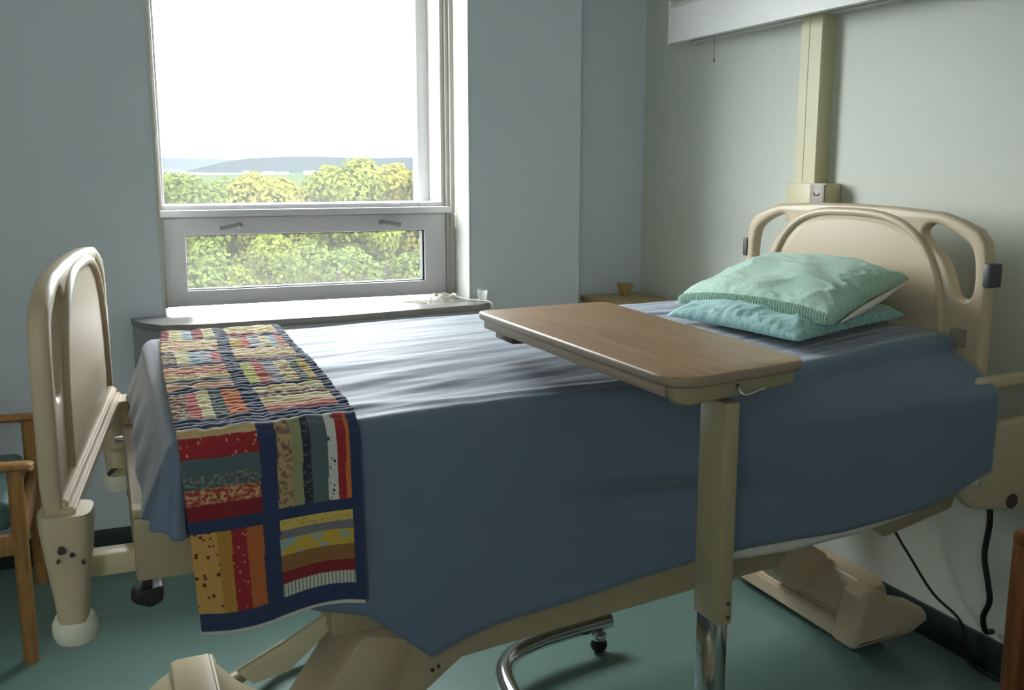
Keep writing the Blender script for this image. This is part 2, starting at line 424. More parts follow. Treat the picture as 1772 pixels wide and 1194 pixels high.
    b = NB(); bx(b, -3000, 6000, 6, 9000, GZ - 1, GZ); struct('ground', b, mat('green_land', (36, 42, 30), .95, spec=0, var=.2, vscale=.01), smooth=False)
    b = NB(); bx(b, -800, 420, 2300, 6000, GZ, GZ + .3); struct('lake', b, mat('lake_water', (190, 200, 206), .15), smooth=False)
    # wooded hill: ridge with its own depth
    b = NB(); prof = [(240, -12), (300, -4), (380, 12), (470, 26), (598, 32), (720, 31), (853, 27), (1000, 30), (1300, 24), (1700, 10)]
    rows = []
    for j in range(9):
        t = j / 8; yy = 2700 + t * 900; k = math.sin(PI * t * .5 + .0) if t <= 1 else 1
        rows.append([b.verts.new((x * (1 + .05 * t), yy, GZ + (interp(prof, x) * 1.3 - GZ) * k + noise.noise((x * .004, yy * .004, 0)) * 3 * k)) for x in [240 + 24 * i for i in range(60)]])
    for A, B in zip(rows, rows[1:]):
        for i in range(59): b.faces.new((A[i], A[i + 1], B[i + 1], B[i]))
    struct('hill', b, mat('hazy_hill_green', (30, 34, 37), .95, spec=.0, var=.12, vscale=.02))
    b = NB(); rows = []
    for j in range(5):
        t = j / 4; yy = 6000 + t * 1500
        rows.append([b.verts.new((x, yy, GZ + (70 + 14 * math.sin(x * .0031)) * math.sin(PI * .5 * t))) for x in [-1500 + 200 * i for i in range(26)]])
    for A, B in zip(rows, rows[1:]):
        for i in range(25): b.faces.new((A[i], A[i + 1], B[i + 1], B[i]))
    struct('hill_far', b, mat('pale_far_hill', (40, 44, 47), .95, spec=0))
    bw = mat('pale_building', (90, 88, 82), .8)
    for i in range(11):
        x = 300 + i * 36 + rnd.uniform(-8, 8); y = 2150 + rnd.uniform(-120, 120)
        w = rnd.uniform(5, 13); h = rnd.uniform(4, 6.5)
        b = NB(); bx(b, x - w, x + w, y, y + 20, GZ, GZ + h); vs = [b.verts.new(p) for p in ((x - w, y, GZ + h), (x + w, y, GZ + h), (x + w, y + 20, GZ + h), (x - w, y + 20, GZ + h), (x - w, y + 10, GZ + h + 1.5), (x + w, y + 10, GZ + h + 1.5))]
        for f in ((0, 1, 5, 4), (2, 3, 4, 5), (0, 4, 3), (1, 2, 5)): b.faces.new([vs[q] for q in f])
        tag(obj('distant_building', b, bw, smooth=False), 'tiny pale building at the foot of the wooded hill', 'building', 'pale buildings below the hill')
trees()

# ------------------------------------------------------------------ head wall fittings
lt = thing('wall_light', (RX, 2.3, 1.88), 'long white bed light mounted high on the head wall', 'light')
b = NB(); prof = [(2.10, 1.876), (2.10, 2.005), (2.125, 2.03), (RX, 2.03), (RX, 1.885), (2.20, 1.885), (2.20, 1.90), (2.125, 1.90), (2.125, 1.876)]
vs = [[b.verts.new((x, y, z)) for x, z in prof] for y in (3.46, .9)]
n = len(prof)
for i in range(n): b.faces.new((vs[0][i], vs[0][(i + 1) % n], vs[1][(i + 1) % n], vs[1][i]))
b.faces.new(vs[0]); b.faces.new(vs[1][::-1])
hs_ = obj('housing', b, M['lampwhite'], lt, smooth=False)
boxobj('end_cap', (2.098, RX, 3.455, 3.475, 1.874, 2.032), M['lampwhite'], lt, bevel=.004)
boxobj('diffuser', (2.127, 2.198, .92, 3.45, 1.886, 1.899), M['clear'], lt, bevel=.003)
b = NB(); tube(b, [(2.16, 3.24, 1.90), (2.16, 3.24, 1.80)], .0018, 6); lathe(b, [(.002, 0), (.004, -.004), (.004, -.014), (.002, -.017)], (2.16, 3.24, 1.802), 8)
obj('pull_cord', b, M['outlet'], lt)

rw = thing('cable_raceway', (RX, 2.73, 1.35), 'tall beige cable raceway rising from behind the headboard to the bed light', 'raceway')
b = NB(); prof = [(2.24, 2.785), (2.196, 2.785), (2.19, 2.778), (2.19, 2.738), (2.1915, 2.736), (2.1915, 2.731), (2.19, 2.729), (2.19, 2.676), (2.196, 2.67), (2.24, 2.67)]
vs = [[b.verts.new((x, y, z)) for x, y in prof] for z in (1.35, 1.89)]; n = len(prof)
for i in range(n): b.faces.new((vs[0][i], vs[0][(i + 1) % n], vs[1][(i + 1) % n], vs[1][i]))
b.faces.new(vs[0][::-1]); b.faces.new(vs[1]); obj('cover', b, M['trunk'], rw, smooth=False)
boxobj('socket_box', (2.176, 2.238, 2.60, 2.80, 1.22, 1.35), M['trunk'], rw, bevel=.004)
sp = boxobj('socket_plate', (2.171, 2.178, 2.602, 2.672, 1.225, 1.346), M['outlet'], rw, bevel=.002)
b = NB()
tube(b, [(2.1705, 2.652, 1.318), (2.1705, 2.646, 1.311), (2.1705, 2.63, 1.311), (2.1705, 2.624, 1.318)], .0022, 6)
obj('socket_slot', b, M['brown_metal'], sp)

# ------------------------------------------------------------------ nightstand in the recess
ns = thing('nightstand', (2.07, 3.68, 0), 'low pale wooden nightstand in the corner recess behind the bed', 'nightstand')
boxobj('top', (1.93, 2.215, 3.50, 3.865, .825, .852), M['stand_wood'], ns, bevel=.006)
boxobj('body', (1.945, 2.205, 3.515, 3.86, .04, .825), M['stand_wood'], ns, bevel=.003)
d = boxobj('drawer', (1.955, 2.195, 3.498, 3.516, .62, .80), M['stand_wood'], ns, bevel=.004)
b = NB(); tube(b, [(2.04, 3.499, .71), (2.045, 3.475, .71), (2.105, 3.475, .71), (2.11, 3.499, .71)], .005, 8, 4); obj('handle', b, M['chrome'], d)
b = NB()
vs = [b.verts.new(p) for p in ((2.075, 3.74, .852), (2.10, 3.74, .852), (2.10, 3.77, .852), (2.075, 3.77, .852), (2.055, 3.735, .91), (2.115, 3.72, .908), (2.125, 3.775, .905), (2.062, 3.785, .91))]
for f in ((0, 3, 2, 1), (4, 5, 6, 7), (0, 1, 5, 4), (1, 2, 6, 5), (2, 3, 7, 6), (3, 0, 4, 7)): b.faces.new([vs[i] for i in f])
bmesh.ops.bevel(b, geom=b.edges[:], offset=.003, segments=2, affect='EDGES')
tag(obj('wedge_holder', b, M['tan']), 'small tan wedge shaped holder standing on the nightstand', 'holder')

# ------------------------------------------------------------------ cord ring and cup on the sill, blind cord
b = NB()
def ring(c, rx, ry, r, z, n=36): return [(c[0] + rx * math.cos(2 * PI * k / n), c[1] + ry * math.sin(2 * PI * k / n), z + .004 * math.sin(k * 1.1)) for k in range(n)]
tube(b, ring((1.275, 3.80), .05, .042, 0, .880) + ring((1.278, 3.80), .048, .04, 0, .888) + [(1.326, 3.80, .884)], .005, 8)
tube(b, [(1.18, 3.72, .874), (1.12, 3.76, .874), (1.10, 3.80, .874), (1.22, 3.75, .8755), (1.34, 3.715, .875)], .0026, 6, 6)
tube(b, [(1.322, 3.79, .884), (1.36, 3.73, .8755), (1.39, 3.70, .8755), (1.418, 3.665, .874), (1.43, 3.648, .862), (1.434, 3.645, .825), (1.436, 3.648, .77)], .0036, 8, 6)
tag(obj('cord_coil', b, M['cord']), 'coiled white cord ring lying on the right end of the window sill', 'cord')
b = NB(); lathe(b, [(.0, 0), (.017, .0), (.021, .045), (.019, .045), (.015, .004), (.0, .004)], (1.408, 3.70, .8715), 18)
tag(obj('plastic_cup', b, glass('clear_cup', .35)), 'small clear plastic cup at the right corner of the window sill', 'cup')
b = NB()
tube(b, [(1.352, 3.86, 2.39), (1.352, 3.86, 1.17), (1.352, 3.852, 1.158), (1.352, 3.844, 1.17), (1.352, 3.842, 2.39)], .0016, 6)
lathe(b, [(.0015, 0), (.004, .004), (.004, .018), (.0015, .022)], (1.352, 3.86, 1.20), 8)
bx(b, 1.34, 1.372, 3.835, 3.87, 2.375, 2.395)
tag(obj('blind_cord', b, M['cord']), 'thin white blind cord loop hanging by the right window reveal', 'cord')

# ------------------------------------------------------------------ bed
bed = thing('hospital_bed', (1.05, 2.35, 0), 'beige adjustable hospital bed made up with a blue blanket', 'bed')
HCY = 2.318
def board_outline(hw=.503, top=1.292, low=.80):
    top = top + .005; half = [(0, top), (.17, top - .003), (.335, top - .012), (.40, top - .028), (.462, top - .05), (.490, top - .08), (.500, top - .12), (hw, top - .19), (hw, low + .06), (hw - .02, low)]
    r = [(u, v) for u, v in half]; l = [(-u, v) for u, v in reversed(half[1:])]
    return (r + l)[::-1]
def hole_pts(top):
    d = top - 1.292
    h = [(.283, 1.228), (.298, 1.249), (.322, 1.254), (.362, 1.244), (.415, 1.221), (.447, 1.194), (.460, 1.138), (.457, 1.083), (.437, 1.067), (.408, 1.074), (.390, 1.11), (.361, 1.161), (.318, 1.197)]
    return [(u, v + d) for u, v in h]
def arch_pts(top, base, n=28, a=.372, drop=.018):
    e = []
    h = top - drop - base
    for k in range(n + 1):
        t = PI * k / n; e.append((a * math.copysign(abs(math.cos(t)) ** .667, math.cos(t)), base + h * math.sin(t) ** .667))
    return e
def make_board(name, to3, top, low, pbase):
    b = NB(); hp = spline2(hole_pts(top), 4)
    plate(b, board_outline(top=top, low=low), [hp, [(-u, v) for u, v in hp][::-1]], to3, .036, .013, 4)
    brd = obj(name, b, M['plastic'], bed, ang=50)
    ar = arch_pts(top, pbase)
    # rim ridge of the arch and a softly domed panel inside it
    b = NB(); tube(b, [to3(u, v, .018) for u, v in ar], .012, 10); obj('panel_rim', b, M['plastic'], brd)
    b = NB(); rings = []
    for k in range(9):
        s = 1 - k / 9; w = .017 + .005 * (1 - s * s)
        cx, cz = 0, pbase + (top - pbase) * .42
        rings.append([b.verts.new(to3(cx + (u - cx) * s, cz + (v - cz) * s, w)) for u, v in ar])
    for A, B in zip(rings, rings[1:]):
        for i in range(len(ar)): b.faces.new((A[i], A[(i + 1) % len(ar)], B[(i + 1) % len(ar)], B[i]))
    b.faces.new(rings[-1]); obj('center_panel', b, M['plastic'], brd, ang=60)
    return brd
# headboard: faces -X; u runs toward the camera
hb = make_board('headboard', lambda u, v, w: (2.052 - w, HCY - u, v), 1.292, .62, .86)
for s in (1, -1):
    b = NB(); bx(b, 2.03, 2.072, HCY - s * .503 - .012, HCY - s * .503 + .012, 1.105, 1.165, bevel=.005); obj('bumper', b, M['grey_rubber'], hb)
b = NB(); bx(b, 2.025, 2.034, 1.865, 1.91, .945, .99); obj('socket_recess', b, M['outlet'], hb)
# footboard, slightly turned about its near post
FB0 = V(-.112, 1.875, 0); fd = V(.098, .95, 0).normalized(); fn = V(fd.y, -fd.x, 0)
def fto3(u, v, w):
    p = FB0 + fd * (.500 - u) + fn * w; return (p.x, p.y, v)
fb = make_board('footboard', fto3, 1.212, .775, .84)
b = NB()
for (w0, w1, z0, z1) in ((.012, .038, .775, .797), (.012, .027, .797, .812)):
    vs = [b.verts.new(fto3(u, z, w)) for z in (z0, z1) for u in (-.49, .49) for w in (w0, w1)]
    for f in ((0, 1, 3, 2), (4, 6, 7, 5), (0, 4, 5, 1), (2, 3, 7, 6), (0, 2, 6, 4), (1, 5, 7, 3)): b.faces.new([vs[i] for i in f])
bmesh.ops.bevel(b, geom=b.edges[:], offset=.004, segments=2, affect='EDGES')
obj('ledge_rail', b, M['plastic'], fb)
for s in (1, -1):
    # sockets that carry the board, tapering to a rubber bumper
    u0 = .46 * s; b = NB(); rings = []
    for z, wx, wy in ((.575, .026, .036), (.62, .030, .04), (.70, .040, .046), (.76, .046, .05), (.785, .046, .05)):
        ring_ = []
        for k in range(20):
            a = 2 * PI * k / 20; ca, sa = math.cos(a), math.sin(a)
            cw = math.copysign(abs(ca) ** .55, ca) * wx; cu = math.copysign(abs(sa) ** .55, sa) * wy
            ring_.append(b.verts.new(fto3(u0 + cu, z, .018 + cw)))
        rings.append(ring_)
    for A, B in zip(rings, rings[1:]):
        for i in range(20): b.faces.new((A[i], A[(i + 1) % 20], B[(i + 1) % 20], B[i]))
    b.faces.new(rings[0][::-1]); b.faces.new(rings[-1])
    so = obj('board_socket', b, M['plastic'], bed, ang=50)
    b = NB(); c = Vector(fto3(u0, .525, .018)); lathe(b, [(.018, 0), (.034, .006), (.040, .022), (.040, .04), (.034, .054), (.026, .058)], c, 24); obj('rubber_bumper', b, M['white_rubber'], so)
    if s == 1:
        b = NB()
        for (du, z, r) in ((-.005, .725, .007), (.012, .715, .004), (.03, .70, .004), (-.012, .705, .003)):
            p = Vector(fto3(u0 + .053, z, .018 + du)); lathe(b, [(r, -.004), (r, .004)], p, 10, 'Y')
        obj('bolt_hole', b, M['brown_metal'], so)
# mattress and deck
b = NB(); bx(b, .11, 2.02, 1.915, 2.79, .76, .885, bevel=.03, seg=3); obj('mattress', b, M['tick'], bed)
b = NB(); bx(b, .14, 2.0, 1.93, 2.77, .70, .76, bevel=.01); obj('deck', b, M['steel_beige'], bed)
# foot end frame box and arms to the footboard
b = NB(); bx(b, .022, .40, 1.955, 2.74, .605, .735, bevel=.008); bx(b, .022, .05, 1.955, 2.0, .735, .752, bevel=.003); bx(b, .09, .115, 1.99, 2.70, .735, .785, bevel=.008)
obj('end_frame', b, M['steel_beige'], bed)
for y in (1.965, 2.70):
    b = NB(); bx(b, -.08 + (.07 if y > 2 else 0), .03, y, y + .05, .625, .668, bevel=.004); obj('board_arm', b, M['plastic_lt'], bed)
# fittings seen between the footboard and the blanket at the far side
b = NB(); bx(b, .052, .115, 2.79, 2.83, .68, .80, bevel=.004); fp = obj('far_rail_post', b, M['brown_metal'], bed)
b = NB(); bx(b, .048, .12, 2.786, 2.834, .80, .815, bevel=.004); obj('post_cap', b, M['plastic_lt'], fp)
b = NB(); bx(b, .0, .12, 2.78, 2.81, .672, .692, bevel=.003); obj('far_cross_bar', b, M['chrome'], bed)
b = NB(); tube(b, [(-.02, 2.74, .60), (.03, 2.72, .645), (.10, 2.70, .66)], .006, 8, 4); obj('brake_cable', b, M['brown_metal'], bed)
b = NB(); tube(b, [(.055 + .028 * math.cos(a), 2.69, .56 + .03 * math.sin(a)) for a in [PI * .5 + PI * k / 12 for k in range(13)]], .006, 8); obj('hook', b, M['chrome'], bed)
b = NB(); lathe(b, [(.006, -.01), (.014, -.006), (.014, .006), (.006, .01)], (.058, 2.69, .625), 14, 'Y'); obj('knob', b, M['black'], bed)
# main side beam, bent at the foot end
def bar(bm, pts, y0, y1, bev=.006):
    plate(bm, pts, [], lambda u, v, w: (u, (y0 + y1) / 2 + w, v), y1 - y0, bev, 2)
for y0 in (1.955, 2.69):
    b = NB()
    bar(b, [(.40, .60), (.44, .53), (1.55, .56), (1.57, .62)] if y0 > 2 else [(.40, .60), (.44, .52), (.585, .375), (.53, .24), (.57, .225), (.69, .315), (.98, .342), (1.30, .372), (1.555, .392), (1.575, .42), (1.57, .456), (1.50, .46), (1.0, .46), (.62, .62)], y0, y0 + .045)
    sb = obj('side_beam', b, M['steel_beige'], bed)
    b = NB(); lathe(b, [(.005, -.002), (.005, .002)], (.62, y0 - .001, .30), 8, 'Y'); lathe(b, [(.004, -.002), (.004, .002)], (.634, y0 - .001, .306), 8, 'Y'); obj('bolt', b, M['brown_metal'], sb)
    b = NB(); bar(b, [(1.86, .455), (1.90, .42), (2.13, .47), (2.15, .52), (2.1, .60), (1.95, .70), (1.86, .70)], y0, y0 + .04); obj('head_beam', b, M['steel_beige'], bed)
b = NB(); bx(b, 1.90, 1.98, 1.99, 2.70, .60, .71, bevel=.01); obj('head_frame', b, M['steel_beige'], bed)
# lift arms of the foot end
b = NB()
bar(b, [(.475, .352), (.50, .362), (.60, .336), (.634, .29), (.585, .10), (.30, .10)], 2.05, 2.25, .022); obj('lift_arm', b, M['plastic'], bed)
b = NB()
bar(b, [(.208, .345), (.313, .394), (.436, .459), (.448, .448), (.394, .392), (.316, .326), (.24, .312)], 2.02, 2.036, .003); obj('lift_link', b, M['plastic_lt'], bed)
b = NB(); bx(b, .40, .52, 1.97, 2.72, .41, .47, bevel=.01); obj('torque_tube', b, M['steel_beige'], bed)
b = NB(); bar(b, [(1.58, .42), (1.66, .45), (2.02, .22), (1.98, .12), (1.90, .12)], 2.30, 2.48, .02); obj('lift_arm', b, M['plastic'], bed)
# base cross covers with casters
def cross_cover(name, prof, y0, y1, m, nose=.06):
    b = NB(); rings = []
    cx = sum(p[0] for p in prof) / len(prof); cz = min(p[1] for p in prof)
    for y, s in ((y0, .72), (y0 + nose * .3, .9), (y0 + nose, 1), (y1 - nose, 1), (y1 - nose * .3, .9), (y1, .72)):
        rings.append([b.verts.new((cx + (x - cx) * s, y, cz + (z - cz) * s)) for x, z in prof])
    n = len(prof)
    for A, B in zip(rings, rings[1:]):
        for i in range(n): b.faces.new((A[i], A[(i + 1) % n], B[(i + 1) % n], B[i]))
    b.faces.new(rings[0][::-1]); b.faces.new(rings[-1])
    bmesh.ops.bevel(b, geom=b.edges[:], offset=.006, segments=2, affect='EDGES')
    return obj(name, b, m, bed, ang=35)
fc = cross_cover('base_cover', [(-.01, .04), (.0, .11), (.045, .165), (.10, .196), (.19, .202), (.25, .13), (.31, .085), (.32, .04)], 2.06, 2.44, M['plastic_lt'])
b = NB(); rings = []
for y in (2.07, 2.41):
    rings.append([b.verts.new((x, y, z)) for x, z in ((.088, .08), (.088, .20), (.10, .209), (.185, .211), (.196, .20), (.205, .08))])
for i in range(6): b.faces.new((rings[0][i], rings[0][(i + 1) % 6], rings[1][(i + 1) % 6], rings[1][i]))
b.faces.new(rings[0][::-1]); b.faces.new(rings[1]); bmesh.ops.bevel(b, geom=b.edges[:], offset=.005, segments=2, affect='EDGES')
obj('cover_band', b, M['plastic_lt'], fc)
hc = cross_cover('base_cover', [(1.93, .03), (1.93, .085), (1.96, .09), (1.965, .15), (2.0, .20), (2.08, .205), (2.10, .12), (2.12, .03)], 2.10, 2.72, M['plastic'])
b = NB(); plate(b, rounded([(1.90, .04), (1.93, .20), (1.985, .215), (2.06, .16), (2.17, .125), (2.19, .085), (2.12, .05)], .02), [], lambda u, v, w: (u, 2.10 + w, v), .10, .02, 3); obj('caster_cover', b, M['plastic'], bed)
b = NB(); tube(b, [(.15, 2.42, .075), (.4, 2.66, .06), (.7, 2.76, .06), (2.0, 2.76, .06)], .02, 12); obj('base_rail', b, M['steel_beige'], bed)
def caster(x, y, r=.05):
    b = NB(); lathe(b, [(r * .4, -.02), (r * .9, -.018), (r, -.01), (r, .01), (r * .9, .018), (r * .4, .02)], (x, y, r), 24, 'Y'); w = obj('caster', b, M['black'], bed)
    b = NB(); bx(b, x - .02, x + .02, y - .028, y + .028, r, r + .06, bevel=.008); obj('fork', b, M['grey_rubber'], w)
for x, y in ((.15, 2.16), (.15, 2.36), (2.03, 2.16), (2.03, 2.64)): caster(x, y)
# black hanging rubber foot at the far side of the foot end
b = NB(); plate(b, rounded([(.018, .255), (.06, .235), (.095, .25), (.098, .298), (.022, .29), (.012, .27)], .012), [], lambda u, v, w: (u, 2.70 + w, v), .06, .01, 2); bx(b, .045, .07, 2.68, 2.72, .28, .62); obj('rubber_stop', b, M['black'], bed)
# head side rails (near one shows past the blanket)
for yc in (1.778, 2.895):
    b = NB()
    plate(b, rounded([(1.95, .60), (1.98, .55), (2.17, .52), (2.215, .60), (2.215, .865), (2.19, .893), (1.98, .886), (1.95, .86)], .03), [rounded([(1.985, .768), (2.185, .775), (2.185, .858), (1.985, .852)], .015)], lambda u, v, w: (u, yc + w, v), .034, .012, 3)
    r_ = obj('side_rail', b, M['plastic'], bed, ang=50)
    b = NB(); lathe(b, [(.014, -.006), (.02, -.002), (.02, .004)], (2.125, yc - .017, .555), 18, 'Y'); obj('pivot_knob', b, M['brown_metal'], r_)
    b = NB(); bx(b, 2.02, 2.037, yc - .0195, yc - .016, .735, .755); obj('tag_sticker', b, M['white_rubber'], r_)
    b = NB(); y1_ = 1.955 if yc < 2 else 2.735; bx(b, 1.96, 2.0, min(yc, y1_), max(yc, y1_), .60, .64, bevel=.005); obj('rail_bracket', b, M['steel_beige'], bed)
b = NB(); tube(b, [(2.16, 1.87, .56), (2.158, 1.85, .47), (2.155, 1.855, .37), (2.158, 1.84, .30), (2.16, 1.83, .245), (2.165, 1.85, .19), (2.19, 1.86, .14), (2.228, 1.87, .125)], .008, 10, 5); obj('power_cord', b, M['black'], bed)
b = NB(); tube(b, [(2.13, 2.20, .48), (2.14, 2.19, .36), (2.16, 2.11, .255), (2.17, 2.03, .18), (2.2, 1.95, .12), (2.2, 1.92, .02), (2.21, 1.8, .006)], .004, 8, 5); obj('signal_cord', b, M['black'], bed)

# ------------------------------------------------------------------ blanket
YN, YF, XF, XH = 1.922, 2.80, .118, 2.022
def n_edge(X): return .900 + .030 * (X - .45) + .028 * sstep(1.5, 2.0, X)
def ztop(X, Y):
    f = .944 + .018 * sstep(.3, 1.1, X) + .008 * sstep(1.5, 2.0, X)
    return n_edge(X) + (f - n_edge(X)) * sstep(1.86, 2.35, Y)
def ridge(x, y, sx, sy, seed):
    n = noise.noise((x * sx, y * sy, seed)); return 1 - min(1, abs(n) * 3.2)
def wrinkle(X, Y):
    yy = Y - .10 * X
    a = noise.noise((X * 1.7, yy * 17, 3.1)) * .0042 + noise.noise((X * 3.5, yy * 34, 8.1)) * .0028 + noise.noise((X * 5.5, yy * 60, 1.7)) * .0012
    m = sstep(-.1, .5, noise.noise((X * 1.3, Y * 2.2, 5)))
    a += (ridge(X, yy, 1.4, 9, 2.2) ** 4) * .006 * m
    # the long crease just inside the near edge
    c = Y - (1.945 + .012 * math.sin(X * 4))
    a += .008 * math.exp(-(c / .012) ** 2) * sstep(.45, .7, X) * (1 - sstep(1.35, 1.5, X)) * (.6 + .6 * noise.noise((X * 9, 0, 0)))
    fade = sstep(XF, XF + .05, X)
    return a * fade
hem_near = [(.10, .74), (.15, .685), (.22, .60), (.35, .53), (.46, .50), (.54, .43), (.60, .375), (.66, .40), (.75, .425), (.95, .45), (1.09, .468), (1.27, .492), (1.45, .512), (1.62, .535), (1.85, .598), (1.98, .652), (2.05, .672)]
def boundary():
    P = []
    nx, ny, nc = 210, 96, 10
    for i in range(nx, -1, -1): P.append(('far', XF + (XH - XF) * i / nx, YF, V(0, 1, 0)))
    for k in range(1, nc): a = PI / 2 * k / nc; P.append(('cf', XF, YF, V(-math.sin(a), math.cos(a), 0)))
    for j in range(ny, -1, -1): P.append(('foot', XF, YN + (YF - YN) * j / ny, V(-1, 0, 0)))
    for k in range(1, nc): a = PI / 2 * k / nc; P.append(('cn', XF, YN, V(-math.cos(a), -math.sin(a), 0)))
    for i in range(nx + 1): P.append(('near', XF + (XH - XF) * i / nx, YN, V(0, -1, 0)))
    return P, nx, ny
RB = .034
def skirt(kind, X, Y, N, s, L):
    """point on the hanging part, s metres below the top edge along the cloth."""
    z0 = ztop(X, Y)
    a = min(s / RB, PI / 2); out = RB * math.sin(a); dz = RB * (1 - math.cos(a)); rest = max(0, s - RB * PI / 2)
    fl = 0.0
    if kind == 'near':
        h = sstep(1.28, 1.97, X)
        A = .150 * h; d = sstep(0, .10, rest); fl = A * d - .006 * rest
        dz += rest * (1 - .28 * h * (1 - sstep(.0, .13, rest)))
        fl += .020 * math.exp(-((X - 1.02) / .16) ** 2) * 0
        fl += rest * (.035 * noise.noise((X * 3.1, rest * 2.2, 7)) + .012)
        fl -= .034 * math.exp(-((X - 1.20) / .17) ** 2 - ((rest - .24 - .10 * (X - 1.2)) / .035) ** 2)
        fl += .012 * math.exp(-((X - 1.20) / .17) ** 2 - ((rest - .185 - .10 * (X - 1.2)) / .035) ** 2)
    elif kind in ('foot', 'cn', 'cf'):
        t = rest; fl = .36 * t * (1 if kind == 'foot' else .7); dz += rest * .95
        fl += .004 * math.sin(Y * 30) * sstep(0, .15, t) + (.01 * math.sin(math.atan2(N.y, N.x) * 9) * sstep(0, .1, t) if kind == 'cn' else 0)
    else:
        fl = .01 * rest; dz += rest
    return V(X, Y, z0 - dz) + N * (out + fl)
def skirt_len(kind, X, N):
    if kind == 'far': return .11
    if kind == 'cf': return .13
    if kind == 'foot': return .175
    if kind == 'cn':
        a = math.asin(min(1, max(0, -N.y))) / (PI / 2); return .175 + (.205 - .175) * a
    return ztop(X, YN) - interp(hem_near, X) + .03
def make_blanket():
    b = NB(); P, nx, ny = boundary()
    grid = [[b.verts.new((X, Y, ztop(X, Y) + wrinkle(X, Y))) for X in [XF + (XH - XF) * i / nx for i in range(nx + 1)]] for Y in [YN + (YF - YN) * j / ny for j in range(ny + 1)]]
    for j in range(ny):
        for i in range(nx): b.faces.new((grid[j][i], grid[j][i + 1], grid[j + 1][i + 1], grid[j + 1][i]))
    K = 44; cols = []
    for kind, X, Y, N in P:
        i = round((X - XF) / (XH - XF) * nx); j = round((Y - YN) / (YF - YN) * ny)
        L = skirt_len(kind, X, N); top = grid[j][i]; col = [top]
        w0 = top.co.z - ztop(X, Y)
        for k in range(1, K + 1):
            s = L * (k / K) ** 1.35; p = skirt(kind, X, Y, N, s, L)
            p.z += w0 * max(0, 1 - s / .05); col.append(b.verts.new(p))
        cols.append(col)
    for A, B in zip(cols, cols[1:]):
        for k in range(K):
            vs = [A[k], A[k + 1], B[k + 1], B[k]]; u = []
            for v in vs:
                if v not in u: u.append(v)
            if len(u) >= 3:
                try: b.faces.new(u)
                except ValueError: pass
    o = obj('bed_blanket', b, M['blanket'], ang=180)
    md = o.modifiers.new('thick', 'SOLIDIFY'); md.thickness = .004; md.offset = -1
    return tag(o, 'blue cotton blanket spread over the hospital bed and hanging down its side', 'blanket')
make_blanket()
# white sheet whose hem shows under the blanket
b = NB(); rows = []
hem_s = [(1.0, .485), (1.24, .485), (1.32, .475), (1.42, .478), (1.52, .49), (1.66, .525), (1.80, .575), (1.86, .60), (1.93, .625), (2.0, .625)]
for i in range(81):
    X = 1.05 + (2.0 - 1.05) * i / 80; row = []
    Ls = ztop(X, YN) - interp(hem_s, X) + .03
    for k in range(31):
        s = .09 + (Ls - .09) * k / 30; p = skirt('near', X, YN, V(0, -1, 0), s, Ls); p.y += .013; row.append(b.verts.new(p))
    rows.append(row)
for A, B in zip(rows, rows[1:]):
    for k in range(30): b.faces.new((A[k], A[k + 1], B[k + 1], B[k]))
o = obj('bed_sheet', b, M['sheet'], ang=180); md = o.modifiers.new('thick', 'SOLIDIFY'); md.thickness = .002; md.offset = 0
tag(o, 'white bed sheet showing as a pale strip below the blue blanket hem', 'sheet')

